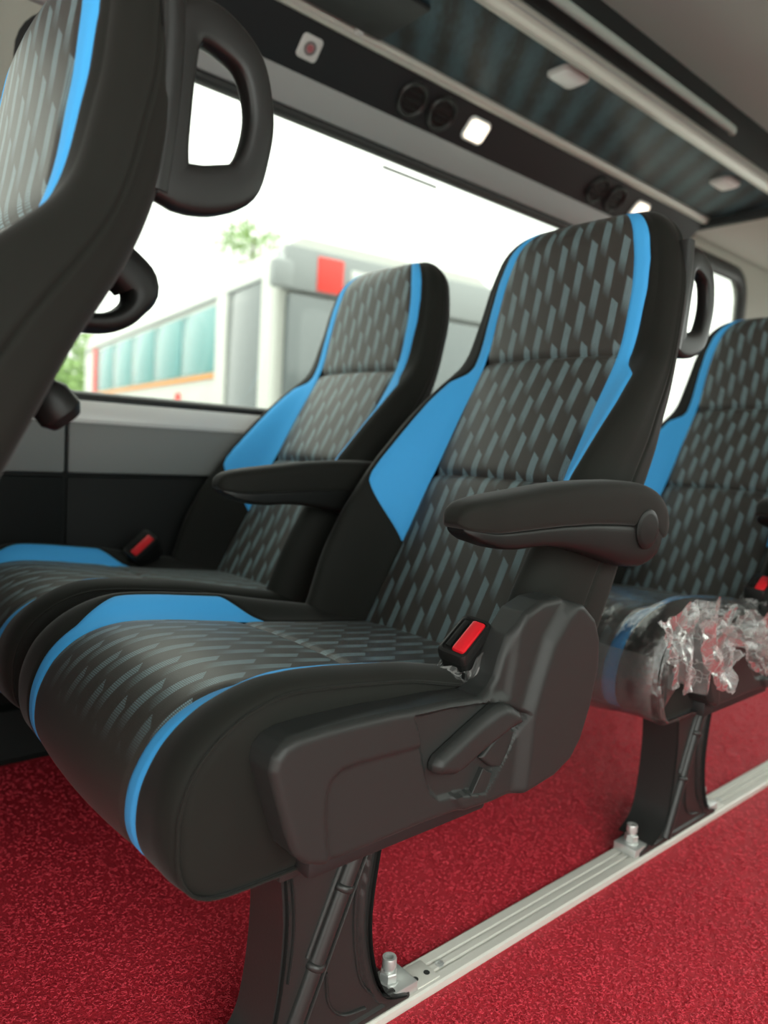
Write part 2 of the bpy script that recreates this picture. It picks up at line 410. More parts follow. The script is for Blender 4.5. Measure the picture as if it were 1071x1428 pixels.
def window(name, Wd, lab, gw=.017):
    x0, x1, z0, z1 = Wd; r = .10
    path = [(x, YW+.012, z) for x, z in rrect(x0, x1, z0, z1, r, 8)]
    wo = sweep(name, path, gw, .02, (0, 1, 0), GASK, None, 10, closed=True)
    tag(wo, lab, kind='structure')
    lp = rrect(x0+.004, x1-.004, z0+.004, z1-.004, r, 8); n = len(lp)
    mobj('pane', [(x, YW+.022, z) for x, z in lp]+[(x, YW+.026, z) for x, z in lp], [tuple(range(n)), tuple(range(2*n-1, n-1, -1))]+[(i, (i+1) % n, n+(i+1) % n, n+i) for i in range(n)], TINT, wo, smooth=False)
    return wo
window('window_1', W1, 'large tinted side window with black rubber surround')
window('window_2', W2, 'tinted rear side window with rounded corner', .040)
window('window_3', W0, 'tinted side window beside the front seat row')
# pillar strip between the front windows
box('trim_1', .338, .352, YW-.012, YW+.004, .75, 1.50, LEDGE, None, .004); tag(bpy.data.objects['trim_1'], 'pale vertical strip on the pillar between two windows', kind='structure')
# sticker near the top of the glass
o = box('window_sticker', 1.335, 1.545, YW+.019, YW+.0215, 1.447, 1.455, mat('sticker_grey', (.05, .045, .05), .6), None, 0)
tag(o, 'thin dark strip stuck to the glass of the large side window', 'sticker')
# cove, ceiling, rear wall, near wall
cove = [(YW, 1.655)]+[(YW-.34*(1-math.cos(t)), 1.66+.16*math.sin(t)) for t in np.linspace(0, math.pi/2, 9)]
cv = extrude_x('trim_2', cove+[(cove[-1][0], 1.87), (YW, 1.87)], -2.6, 4.4, BEIGE); tag(cv, 'curved cove between side wall and roof', kind='structure')
cl = extrude_x('ceiling', [(-1.0, 1.80), (-.4, 1.835), (.3, 1.84), (1.26, 1.82), (1.26, 1.88), (-1.0, 1.88)], -2.6, 4.4, LINER); tag(cl, 'grey roof liner of the bus', kind='structure')
rw = plate_holes('wall_rear', [(-1.0, 0), (YW, 0), (YW, 1.87), (-1.0, 1.87)], [rrect(-.75, 1.35, .85, 1.55, .1)], 0, .05, BEIGE)
rw.rotation_euler = (0, 0, math.pi/2); rw.location = (4.42, 0, 0); tag(rw, 'beige rear wall of the bus with rear window', kind='structure')
wl = plate_holes('wall_left', [(-2.6, 0), (4.4, 0), (4.4, 1.86), (-2.6, 1.86)], [rrect(-2.4, -1.35, .74, 1.62, .1), rrect(-1.15, .75, .03, 1.70, .08), rrect(1.25, 2.7, .74, 1.62, .1), rrect(2.85, 4.2, .74, 1.62, .1)], -1.0, -1.05, BEIGE)
tag(wl, 'left side wall of the bus with windows and an open door', kind='structure')
for (a_, b_) in ((-2.4, -1.35), (1.25, 2.7), (2.85, 4.2)): box('pane', a_-.01, b_+.01, -1.028, -1.022, .73, 1.63, NEARG, wl, 0)  # unseen panes, tinted and added to cut the frontal light

# ------------------------------------------------------------ overhead duct
DX0, DX1 = -2.5, 2.88
o = extrude_x('trim_3', [(YW+.002, 1.490), (YW-.012, 1.492), (YW-.030, 1.512), (1.556, 1.556), (1.575, 1.575), (YW+.002, 1.575)], -2.55, 2.36, TRIM); tag(o, 'grey rounded trim above the side windows', kind='structure')
duct = extrude_x('overhead_duct', [(1.556, 1.556), (1.470, 1.642), (1.470, 1.70), (1.60, 1.70)], DX0, DX1, DUCTB)
tag(duct, 'long black overhead air duct above the side window', 'air duct')
box('vinyl_panel', DX0, DX1, 1.142, 1.458, 1.655, 1.675, VINYL, duct, .003)
box('duct_upper_body', DX0, DX1, 1.150, 1.56, 1.675, 1.83, DUCTB, duct, .004)
box('end_cap', DX1-.002, DX1+.03, 1.15, 1.57, 1.62, 1.83, DUCTB, duct, .012)
sweep('chrome_strip', [(x, 1.462, 1.651) for x in np.linspace(DX0, DX1-.01, 12)], .017, .016, (0, 1, 0), CHROME, duct, 12)
extrude_x('chrome_strip', [(1.150, 1.630), (1.132, 1.626), (1.122, 1.640), (1.122, 1.662), (1.130, 1.676), (1.150, 1.680)], DX0, DX1+.03, CHROME, duct, 50)
extrude_x('chrome_groove', [(1.1225, 1.649), (1.1205, 1.650), (1.1205, 1.653), (1.1225, 1.654)], DX0, DX1+.03, TRIM, duct)
sweep('side_rail', [(x, 1.102, 1.705) for x in np.linspace(DX0, 2.26, 10)]+[(2.285, 1.104, 1.706), (2.30, 1.112, 1.708)], .013, .012, (0, 1, 0), LINER, duct, 10)
box('access_flap', .78, 1.155, 1.262, 1.438, 1.643, 1.656, DUCTB, duct, .006)
boxes('flap_clip', [(1.085, 1.105, 1.437, 1.452, 1.640, 1.652)], WHITEP, duct, .002)
# items set into the slanted black face: frame along the slope
sl_n = Vector((0, -1, -1)).normalized(); sl_u = Vector((1, 0, 0)); sl_v = Vector((0, -1, 1)).normalized()
def on_slope(x, f): return Vector((x, 1.556-.086*f, 1.556+.086*f))
def slope_plate(name, c, wu, wv, h, r, m, parent, dome=0):
    G = []
    loop = rrect(-wu, wu, -wv, wv, r, 5)
    for s, hh in ((1.0, -.002), (1.0, h*.6), (.96, h*.9), (.9, h), (.5, h+dome), (.02, h+dome*1.2)):
        G.append([list(sl_u*(a*s)+sl_v*(b*s)+sl_n*hh) for a, b in loop])
    return grid(name, G, m, parent, closed=True, caps=True, angle=45)
def air_vent(x, lab):
    r = empty('air_vent', on_slope(x, .48)); tag(r, lab, 'air vent', 'round air vents in the overhead duct')
    lathe('vent_ring', [(.046, -.002), (.047, .006), (.042, .010), (.036, .006), (.034, -.001)], (0, 0, 0), sl_n, GRIP, r)
    lathe('vent_bowl', [(.0345, .0035), (.030, .001), (.012, .0015), (.002, .002)], (0, 0, 0), sl_n, BLK, r)
    for k in (-1, 0, 1):
        c = sl_v*(k*.018); L = .029 if k == 0 else .022
        sweep('vent_louvre', [c-sl_u*L+sl_n*.004, c+sl_n*.006, c+sl_u*L+sl_n*.004], .0025, .004, sl_n, GRIP, r, 8)
for x, lab in ((1.335, 'round black air vent next to the signed plate, over the window'), (1.445, 'round black air vent right beside a lit reading lamp'),
               (2.20, 'round black air vent over the headrest, far from lamp'), (2.31, 'round black air vent near the lit lamp at the duct end')):
    air_vent(x, lab)
def lamp_slope(x, lab):
    r = empty('reading_lamp', on_slope(x, .48)); tag(r, lab, 'lamp', 'reading lamps in the overhead duct')
    slope_plate('bezel', None, .043, .034, .006, .016, LAMPOFF, r)
    slope_plate('diffuser', None, .037, .028, .010, .014, LAMPON, r, .006)
lamp_slope(1.585, 'lit warm white reading lamp beside a pair of round vents'); lamp_slope(2.47, 'lit reading lamp behind the seat top at the duct end')
def lamp_flat(x, y, lab):
    r = empty('ceiling_lamp', (x, y, 1.655)); tag(r, lab, 'lamp', 'unlit lamps under the striped vinyl panel')
    loop = rrect(-.052, .052, -.036, .036, .018, 5); loop2 = rrect(-.045, .045, -.03, .03, .016, 5)
    for nm, lp, zs, mm in (('bezel', loop, ((1, .002), (1, -.007), (.94, -.010), (.88, -.010)), WHITEP), ('diffuser', loop2, ((1, -.008), (.97, -.013), (.85, -.016), (.4, -.018), (.02, -.018)), LAMPOFF)):
        grid(nm, [[(a*s, b*s, z) for a, b in lp] for s, z in zs], mm, r, closed=True, caps=True, angle=45)
lamp_flat(1.60, 1.215, 'unlit white lamp in the middle of the striped overhead panel'); lamp_flat(2.545, 1.24, 'unlit white lamp near the rear end of the striped overhead panel')
sg = empty('notice_plate', on_slope(1.005, .5)); tag(sg, 'small square white notice plate with a dull red symbol on the duct', 'sign')
slope_plate('plate', None, .028, .027, .004, .010, WHITEP, sg)
lathe('red_symbol', [(.009, .003), (.009, .0052), (.001, .0055)], (0, 0, 0), sl_n, mat('dull_red', (.30, .09, .10), .5), sg)
lathe('dark_ring', [(.016, .003), (.016, .0048), (.010, .0048), (.010, .003)], (0, 0, 0), sl_n, mat('ring_grey', (.12, .11, .11), .5), sg)

# ------------------------------------------------------------ floor rails
rail = extrude_x('seat_rail', [(.585, 0), (.585, .009), (.588, .011), (.600, .011), (.601, .008), (.6045, .008), (.6055, .011), (.614, .011), (.615, .008), (.6185, .008), (.6195, .011), (.632, .011), (.635, .009), (.635, 0)], -2.4, 4.2, ALU, angle=20)
tag(rail, 'worn aluminium seat rail set into the red floor mat', 'rail')
for px in (.635, 1.43, -.2):
    box('cover_plate', px-.018, px+.020, .592, .628, .009, .0125, ALU, rail, .0008)
    for q in (-.010, .010): lathe('plate_hole', [(.0042, 0), (.0042, .0004), (.001, .0004)], (px+q, .606, .0125), (0, 0, 1), BLK, rail, 14)
    lathe('rail_screw', [(.006, -.001), (.006, .0012), (.003, .0018), (.001, .0006)], (px+.036, .609, .0108), (0, 0, 1), ZINC, rail, 16)

# ------------------------------------------------------------ the passenger seat
OX, OY = .55, .795
OFF = (OX, OY, 0)
# ---- cushion surface
cp = catmull([(.80, .378), (.70, .388), (.60, .399), (.50, .412), (.43, .421), (.37, .424), (.325, .414), (.29, .390), (.269, .355), (.263, .322), (.267, .296), (.279, .275), (.300, .263), (.34, .259), (.43, .259)], 16)
cp = resample(cp, .0045)
cs = np.r_[0, np.cumsum(np.linalg.norm(np.diff(cp, axis=0), axis=1))]
ct = np.gradient(cp, axis=0); ct /= np.linalg.norm(ct, axis=1)[:, None]
cn = np.stack([ct[:, 1], -ct[:, 0]], 1)     # outward: up on top, forward at front
if cn[5][1] < 0: cn = -cn
def at_x(x):   # arc length on the top run at given x
    i = np.argmin(np.abs(cp[:150, 0]-x)) if len(cp) > 150 else np.argmin(np.abs(cp[:, 0]-x)); return cs[i]
iF = int(np.argmin(cp[:, 0])); sF = cs[iF]; sE = cs[-1]
def tab(s, keys): k = sorted(keys); return np.interp(s, [a for a, _ in k], [b for _, b in k])
def smooth1(v, n):
    k = np.hanning(2*n+3)[1:-1]; k /= k.sum(); return np.convolve(np.pad(v, len(k)//2, mode='edge'), k, 'valid')
s38, s54, s60, s32 = at_x(.385), at_x(.54), at_x(.605), at_x(.315)
C_a = smooth1(tab(cs, [(0, .150), (s60, .150), (s38, .150), (s32, .150), (sF, .143), (sE, .136)]), 5)
C_b = smooth1(tab(cs, [(0, .150), (s60, .1502), (s54, .200), (s38, .203), (s32-.012, .176), (sF, .168), (sE, .155)]), 1)
C_b = np.maximum(C_b, C_a)
C_p = smooth1(tab(cs, [(0, .012), (at_x(.65), .022), (s54, .030), (s38, .026), (s32, .012), (sF, -.002), (sE, .0)]), 8)
C_dw = smooth1(tab(cs, [(0, -.012), (at_x(.63), .008), (s54, .017), (s38, .013), (s32, .002), (sF, -.012), (sF+.045, -.006), (sF+.08, .001), (sE, .001)]), 5)
CW = .236
seamS = at_x(.553)
def c_d(i, y):
    """offset along the normal at station i, lateral |y|"""
    y = abs(y); a, b, p, dw = C_a[i], C_b[i], C_p[i], C_dw[i]; r = .206
    if y <= a: d = .006*(1-(y/a)**2)
    elif y <= r: t = (y-a)/(r-a); d = p*t*t*(3-2*t)
    else: t = (y-r)/(CW-r); k0 = math.sqrt(1-.80**2); d = dw+(p-dw)*(math.sqrt(max(0, 1-(.80*t)**2))-k0)/(1-k0)
    for e in (a, b, CW): d -= .0022*math.exp(-((y-e)/.0028)**2)
    return d
def c_pt(i, y, extra=0):
    d = c_d(i, y)+extra
    return (cp[i, 0]+cn[i, 0]*d, OY+y, cp[i, 1]+cn[i, 1]*d)
def span(a, b, n):
    t = (1-np.cos(np.linspace(0, math.pi, n)))/2; t = .5*t+.5*np.linspace(0, 1, n); return a+(b-a)*t
def cushion_parts(seat):
    nS = len(cp)
    cu = box('seat_cushion', .36, .80, OY-.19, OY+.19, .235, .275, DARKM, seat, .006, OFF)
    for sg in (-1, 1):
        grid('bolster', [[c_pt(i, sg*y) for y in span(C_b[i], CW, 20)] for i in range(nS)], FAB, cu, None, OFF)
    for sg in (-1, 1):
        ol = [c_pt(i, sg*CW) for i in range(nS)]; ol = [(p[0], p[2]) for p in ol]+[(.60, .262), (.80, .30)]
        relief('side_panel', ol, OY+sg*CW, sg, .02, 0, lambda V, D: -.003*np.exp(-(D/.004)**2)+.004*sst(D, .0, .06), FAB, cu, .006, OFF, wall=False)
    for sg in (-1, 1): sweep('seam_piping', [(lambda p: (p[0], p[1]+sg*.0006, p[2]+.0004))(c_pt(i, sg*CW, .0016)) for i in range(0, nS, 2)], .0017, .0017, (0, 1, 0), FAB, cu, 8, OFF)
    for nm, lo, hi in (('rear_pad', 0, seamS), ('front_pad', seamS, sE)):
        idx = [i for i in range(nS) if lo-.003 <= cs[i] <= hi+.003]
        G = []; UVs = []
        for i in idx:
            e = -.006*math.exp(-abs(cs[i]-seamS)/.007)
            ys = span(-C_a[i], C_a[i], 30)
            G.append([c_pt(i, y, e) for y in ys]); UVs.append([(y, -cs[i]) for y in ys])
        grid(nm, G, INS, cu, UVs, OFF)
    for sg in (-1, 1):
        idx = [i for i in range(nS) if C_b[i]-C_a[i] > .0008]
        grid('blue_stripe', [[c_pt(i, sg*y) for y in span(C_a[i], C_b[i], 9)] for i in idx], BLU, cu, None, OFF)
    return cu
# ---- backrest surface
BP = catmull([(.785, .365), (.82, .43), (.858, .50), (.905, .60), (.925, .638), (.985, .745), (1.043, .845), (1.066, .93), (1.078, .99), (1.087, 1.036)], 14)
BP = resample(BP, .005); bl = np.r_[0, np.cumsum(np.linalg.norm(np.diff(BP, axis=0), axis=1))]
td = BP[-1]-BP[-2]; td /= np.linalg.norm(td); TL = .064; NT = 14
tops = [math.sin(math.pi/2*k/NT) for k in range(1, NT+1)]
BP = np.vstack([BP]+[[BP[-1]+td*TL*t] for t in tops]); Bt = np.r_[np.zeros(len(bl)), tops]
bl = np.r_[0, np.cumsum(np.linalg.norm(np.diff(BP, axis=0), axis=1))]
bt = np.gradient(BP, axis=0); bt /= np.linalg.norm(bt, axis=1)[:, None]; bt[-NT:] = td
bn = np.stack([-bt[:, 1], bt[:, 0]], 1)     # forward normal (-x, +z)
bz = BP[:, 1]
B_a = smooth1(np.interp(bz, [.36, .45, .55, .64, .85, .95, 1.0, 1.036, 1.1], [.150, .150, .142, .136, .139, .137, .131, .122, .104]), 6)
B_b = np.interp(bz, [.50, .512, .585, .60, .775, .800, .822, .835, .95, 1.0, 1.036, 1.1], [0, .146, .200, .204, .198, .190, .168, .163, .161, .156, .147, .128])
B_b = np.maximum(B_b, B_a)
B_W = smooth1(np.interp(bz, [.36, .45, .60, .72, .80, .86, .94, .99, 1.036, 1.1], [.236, .242, .244, .238, .224, .210, .202, .196, .183, .163]), 8)
B_r = B_W-smooth1(np.interp(bz, [.36, .6, .8, .9, 1.1], [.040, .036, .030, .026, .024]), 6)
B_b = np.minimum(B_b, B_r-.003)
B_p = smooth1(np.interp(bz, [.36, .45, .52, .60, .70, .79, .85, .95, 1.1], [.085, .100, .098, .078, .050, .020, -.004, -.012, -.012]), 8)
B_T = smooth1(np.interp(bz, [.36, .45, .60, .75, .85, .95, 1.1], [.070, .068, .060, .060, .066, .076, .074]), 6)
Z1, Z2 = .638, .845
iS1, iS2 = int(np.argmin(abs(bz-Z1))), int(np.argmin(abs(bz-Z2)))
def b_pt(i, y, d):
    t = Bt[i]
    if t > 0:
        k = math.sqrt(max(0, 1-t*t)); mid = (B_p[i]*.3-B_T[i])/2
        d = mid+(d-mid)*k; y = y*(1-.06*(1-k)/B_W[i])
    return (BP[i, 0]+bn[i, 0]*d, OY+y, BP[i, 1]+bn[i, 1]*d)
def b_d(i, y):
    y = abs(y); a, b, r, p, W_ = B_a[i], B_b[i], B_r[i], B_p[i], B_W[i]
    if y <= a: d = .007*(1-(y/a)**2)
    elif y <= r: t = (y-a)/(r-a); d = p*(t*t*(3-2*t) if p > 0 else t*t)
    else: d = p
    for e in (a, b): d -= .0022*math.exp(-((y-e)/.0028)**2)
    return d
def backrest_parts(seat):
    n = len(BP); verts = []; faces = []; e2 = .022
    for sg in (-1, 1):
        G = []
        for i in range(n):
            r, p, W_, T = B_r[i], B_p[i], B_W[i], B_T[i]; e = min(.045+.25*max(0, p-.03), .42*(p+T)); e2 = min(.022, .36*(p+T))
            row = [(y, b_d(i, y)) for y in span(B_b[i], r, 10)]
            row += [(r+(W_-r)*math.sin(q), p-e*(1-math.cos(q))) for q in np.linspace(.15, math.pi/2, 9)]
            d0, d1 = p-e, -T+e2; mid = d0+(d1-d0)*.45
            for d in [d0+(mid-d0)*.5, mid+.006, mid+.003, mid+.0012, mid, mid-.0012, mid-.003, mid-.006, mid+(d1-mid)*.5]:
                row.append((W_-.0025*math.exp(-((d-mid)/.0018)**2)+.003*math.sin(math.pi*(d-d0)/(d1-d0)), d))
            row += [(W_-e2*(1-math.cos(q)), -T+e2*(1-math.sin(q))) for q in np.linspace(0, math.pi/2, 7)]
            G.append([b_pt(i, sg*y, d) for y, d in row])
        k = len(G[0]); b = len(verts); verts += [p for row in G for p in row]; faces += grid_faces(n, k, base=b)
    bk = mobj('backrest', verts, faces, FAB, seat, True, 60, None, OFF)
    # back shell
    G = []
    for i in range(n):
        w_ = B_W[i]-e2; ys = np.linspace(-w_, w_, 18)
        G.append([b_pt(i, y, -B_T[i]-.016*(1-(y/w_)**2)*sst(np.array(bl[i]), 0, .08)) for y in ys])
    # underside flap closing the bottom
    G.insert(0, [b_pt(0, y, b_d(0, y)*.6) for y in np.linspace(-(B_W[0]-e2), B_W[0]-e2, 18)])
    grid('back_shell', G, FAB, bk, None, OFF)
    for nm, lo, hi in (('lower_panel', 0, iS1), ('middle_panel', iS1, iS2), ('headrest_panel', iS2, n-1)):
        G = []; UVs = []
        for i in range(lo, hi+1):
            ys = span(-B_a[i], B_a[i], 30)
            e = -.010*math.exp(-abs(bl[i]-bl[iS1])/.008)-.010*math.exp(-abs(bl[i]-bl[iS2])/.008)
            puff = 0
            G.append([b_pt(i, y, b_d(i, y)+e+puff) for y in ys]); UVs.append([(y, bl[i]) for y in ys])
        grid(nm, G, INS, bk, UVs, OFF)
    for sg in (-1, 1):
        idx = [i for i in range(n) if B_b[i]-B_a[i] > .0008]
        grid('blue_stripe', [[b_pt(i, sg*y, b_d(i, y)) for y in span(B_a[i], B_b[i], 10)] for i in idx], BLU, bk, None, OFF)
    # grab handle on the aisle side
    yh = OY-.188
    hp = closed_smooth([(1.130, .868), (1.136, .92), (1.141, .96), (1.145, .992), (1.160, 1.004), (1.182, 1.001), (1.207, .984), (1.217, .950), (1.214, .918), (1.200, .885), (1.172, .871), (1.148, .867)], .006)
    ra = np.interp(hp[:, 1], [.86, .875, .90, .96, .985, 1.01], [.021, .020, .0135, .0125, .0145, .020])
    ra = smooth1(np.r_[ra, ra, ra], 4)[len(ra):2*len(ra)]
    hd = sweep('grab_handle', [(x, yh, z) for x, z in hp], list(ra), .0115, (0, 1, 0), GRIP, bk, 24, OFF, closed=True, power=4.0)
    sweep('handle_mount', [(x, yh, z) for x, z in catmull([(1.134, 1.030), (1.134, .98), (1.128, .92), (1.118, .858)], 6)], .010, .0130, (0, 1, 0), GRIP, hd, 20, OFF, power=4.0)
    return bk
# ---- armrest
def loft_x(name, xs, zt, zb, y0, y1, m, parent, power=2.6, k=28, endr=None):
    G = []; n = len(xs); yc, hw = (y0+y1)/2, (y1-y0)/2
    for i in range(n):
        zc, hh = (zt[i]+zb[i])/2, max((zt[i]-zb[i])/2, .0004); wv = hw*(endr[i] if endr is not None else 1)
        row = []
        for q in [2*math.pi*(j+.5)/k for j in range(k)]:
            pw = power if not isinstance(power, tuple) else (power[0] if math.sin(q) > 0 else power[1])
            row.append((xs[i], yc+wv*math.copysign(abs(math.cos(q))**(2/pw), math.cos(q)), zc+hh*math.copysign(abs(math.sin(q))**(2/pw), math.sin(q))))
        G.append(row)
    return grid(name, G, m, parent, off=OFF, closed=True, caps=True, angle=60)
def armrest_parts(seat, pad_mat=None):
    y0, y1 = .512, .568
    X0 = np.r_[.5405, .542, .545, .55, .557, np.linspace(.567, .955, 30), .965, .973, .980, .986, .9895, .991]; X = X0+.026*np.clip((.99-X0)/.40, 0, 1); XX = X; X = X0
    zt = np.interp(X, [.5405, .542, .545, .553, .585, .644, .709, .782, .853, .913, .945, .965, .982, .9895, .991], [.600, .607, .613, .620, .627, .634, .642, .647, .649, .647, .641, .633, .620, .605, .596])
    zb = np.interp(X, [.5405, .543, .55, .589, .649, .716, .79, .862, .904, .935, .95, .964, .982, .989, .991], [.598, .594, .590, .585, .588, .591, .592, .590, .587, .584, .580, .571, .5665, .572, .580])
    er = np.interp(X, [.5405, .545, .557, .59, .95, .98, .991], [.35, .60, .80, 1, 1, .92, .80])
    pad = loft_x('armrest', XX, smooth1(zt, 1), smooth1(zb, 1), y0, y1, FAB, seat, (3.0, 7.0), 36, er)
    X2 = np.r_[.548, .550, .554, .562, np.linspace(.571, .95, 26), .958, .966, .9705]
    zb2 = np.interp(X2, [.548, .551, .571, .602, .631, .673, .719, .769, .823, .858, .883, .926, .957, .966, .9705], [.589, .586, .576, .568, .566, .568, .565, .558, .547, .538, .532, .530, .540, .550, .562])
    zt2 = np.interp(X2, [.548, .589, .649, .716, .79, .862, .904, .95, .9705], [.5915, .5875, .590, .593, .594, .592, .590, .590, .580])
    XX2 = X2+.026*np.clip((.99-X2)/.40, 0, 1)
    er2 = np.interp(X2, [.548, .56, .59, .95, .9705], [.45, .72, .93, .95, .85])
    loft_x('armrest_shell', XX2, zt2, zb2, y0, y1, BLK, pad, (8.0, 4.0), 36, er2)
    lathe('pivot_cap', [(.0275, -.012), (.0275, .0025), (.0255, .004), (.020, .0045), (.001, .0048)], (.923, y0+.002, .584), (0, -1, 0), BLK, pad, 36, OFF)
    lathe('pivot_boss', [(.026, 0), (.026, .05)], (.923, y1-.01, .578), (0, 1, 0), BLK, pad, 20, OFF)
    return pad
# ---- aisle side shield
SH = [(.340, .385), (.343, .398), (.352, .407), (.366, .4115), (.397, .413), (.437, .413), (.479, .412), (.509, .410), (.560, .4085), (.597, .405), (.612, .403), (.630, .409), (.641, .421), (.647, .438), (.659, .467), (.681, .492), (.711, .503), (.744, .505), (.781, .494), (.809, .473), (.822, .447), (.825, .411), (.814, .360), (.797, .319), (.778, .297), (.745, .283), (.693, .2755), (.645, .2735), (.590, .276), (.537, .2775), (.467, .2765), (.426, .276), (.402, .279), (.382, .287), (.370, .299), (.361, .320), (.349, .355)]
LEVZONE = [(.510, .402), (.600, .398), (.640, .392), (.690, .372), (.655, .318), (.628, .2905), (.592, .297), (.557, .300), (.543, .312), (.535, .329), (.518, .383)]
PODDISH = [(.412, .270), (.404, .320), (.403, .347), (.407, .360), (.419, .368), (.440, .3695), (.5245, .367), (.545, .330), (.60, .27)]
PLATEAU = [(.690, .270), (.697, .372), (.709, .407), (.727, .451), (.752, .480), (.79, .505), (.86, .50), (.86, .27)]
NECK = [(.60, .40), (.61, .52), (.665, .50), (.662, .44), (.655, .40)]
def sh_h(V, D):
    h = np.zeros(len(V))
    h += -.009*sst(sd(V, LEVZONE), -.002, .003)
    h += -.0045*sst(sd(V, PODDISH), -.004, .002)*(1-sst(sd(V, LEVZONE), -.002, .003))
    h += .011*sst(sd(V, PLATEAU), -.020, .001)
    h += -.006*sst(V[:, 0], .60, .64)*sst(sd(V, NECK), -.01, .006)
    return h
LEV = [(.5385, .345), (.543, .352), (.585, .372), (.628, .3915), (.640, .394), (.652, .390), (.668, .380), (.674, .370), (.672, .365), (.654, .362), (.620, .346), (.587, .330), (.571, .3265), (.545, .333), (.539, .338)]
def shield_parts(seat):
    sh = relief('side_shield', SH,   .517, -1, .040, .008, sh_h, SHELL, seat, .0028, OFF)
    def lh(V, D): return .004*sst(D, 0, .010)+.006*sst(V[:, 0], .60, .66)
    lv = relief('recline_lever', LEV, .512, -1, .012, .006, lh, SHELL, sh, .0024, OFF)
    relief('lever_hub', [(.618, .332), (.640, .349), (.662, .361), (.676, .352), (.668, .330), (.655, .312), (.636, .318)], .519, -1, .012, .004, None, SHELL, lv, .003, OFF)
    relief('lever_socket', [(.664, .362), (.684, .3505), (.671, .334), (.655, .3115), (.650, .318)], .5245, -1, .006, .0005, None, BLK, sh, .004, OFF)
    # textured flash strip below the lever
    relief('strip_panel', [(.6235, .319), (.640, .309), (.6285, .284), (.6045, .289)], .5195, -1, .008, .001, None, SHELL, sh, .004, OFF)
    # frame edge showing under the shield
    box('frame_rail', .40, .655, .538, .60, .255, .282, DARKM, sh, .005, OFF)
    return sh
# ---- pedestal leg
PED = [(.398, .262), (.404, .22), (.407, .18), (.406, .14), (.400, .09), (.388, .052), (.366, .030), (.335, .022), (.325, .018), (.325, .0113), (.600, .0113), (.600, .018), (.578, .022), (.556, .034), (.540, .060), (.530, .095), (.524, .135), (.524, .17), (.530, .21), (.540, .262)]
def ped_h(V, D): return sst(D, .011, .0085)*.004
def pedestal_parts(seat):
    pd = relief('pedestal_leg', PED, .592, -1, .044, .002, ped_h, LEGM, seat, .0026, OFF, angle=40)
    p0, p1 = np.array((.514, .250)), np.array((.412, .018)); ax = (p1-p0)/np.linalg.norm(p1-p0); nn = np.array((-ax[1], ax[0])); L = np.linalg.norm(p1-p0)
    ln = lambda q, n=14, a0=0, a1=1: [(lambda c: (c[0], .593, c[1]))(p0+ax*L*t+nn*q) for t in np.linspace(a0, a1, n)]
    sweep('brace_tube', ln(0), .0105, .011, (0, 1, 0), LEGM, pd, 16, OFF)
    for al in (.25, .58):
        c = p0+ax*L*al; sweep('brace_collar', [(c[0]+ax[0]*q, .593, c[1]+ax[1]*q) for q in (-.004, -.002, .002, .004)], [.0112, .0128, .0128, .0112], [.0115, .0135, .0135, .0115], (0, 1, 0), LEGM, pd, 16, OFF)
    for q, a0, a1 in ((-.0165, 0, .55), (.0165, 0, .97)): sweep('cast_rib', ln(q, 14, a0, a1), .0022, .005, (0, 1, 0), LEGM, pd, 8, OFF)
    for pts in ([(.416, .24), (.423, .19), (.424, .15), (.420, .11)], [(.508, .205), (.506, .15), (.512, .10), (.524, .062), (.548, .036), (.575, .030)], [(.470, .10), (.476, .062), (.496, .038), (.530, .030)]):
        sweep('cast_rib', [(x, .5925, z) for x, z in catmull(pts, 6)], .0018, .004, (0, 1, 0), LEGM, pd, 8, OFF)
    # flange across the leg and the foot
    G = [[(x, y, z) for y in (.582, .60, .62, .646)] for x, z in catmull([(.400, .25), (.407, .18), (.402, .10), (.388, .052), (.352, .027)], 6)]
    grid('front_flange', [[(a-.003, b, c) for a, b, c in row] for row in G]+[[(a+.004, b, c) for a, b, c in row] for row in G[::-1]], LEGM, pd, None, OFF)
    G = [[(x, y, z) for y in (.584, .60, .62, .644)] for x, z in catmull([(.534, .24), (.524, .15), (.533, .085), (.556, .036), (.59, .02)], 6)]
    grid('rear_flange', [[(a+.003, b, c) for a, b, c in row] for row in G]+[[(a-.003, b, c) for a, b, c in row] for row in G[::-1]], LEGM, pd, None, OFF)
    box('top_bracket', .392, .545, .575, .66, .236, .262, LEGM, pd, .004, OFF)
    for bx in (.588, .338):
        ft = box('foot_clamp', bx-.026, bx+.026, .590, .632, .0115, .026, ZINC, pd, .002, OFF)
        lathe('washer', [(.0125, 0), (.0125, .002), (.006, .002)], (bx-.004, .612, .026), (0, 0, 1), ZINC, ft, 24, OFF)
        lathe('hex_nut', [(.0105, 0), (.0115, .001), (.0115, .010), (.0105, .0115), (.005, .0115)], (bx-.004, .612, .028), (0, 0, 1), ZINC, ft, 6, OFF, 20)
        lathe('stud', [(.0065, 0), (.0065, .008), (.0092, .009), (.0092, .019), (.0085, .021), (.0052, .021), (.005, .013), (.001, .013)], (bx-.004, .612, .036), (0, 0, 1), ZINC, ft, 18, OFF)
    return pd
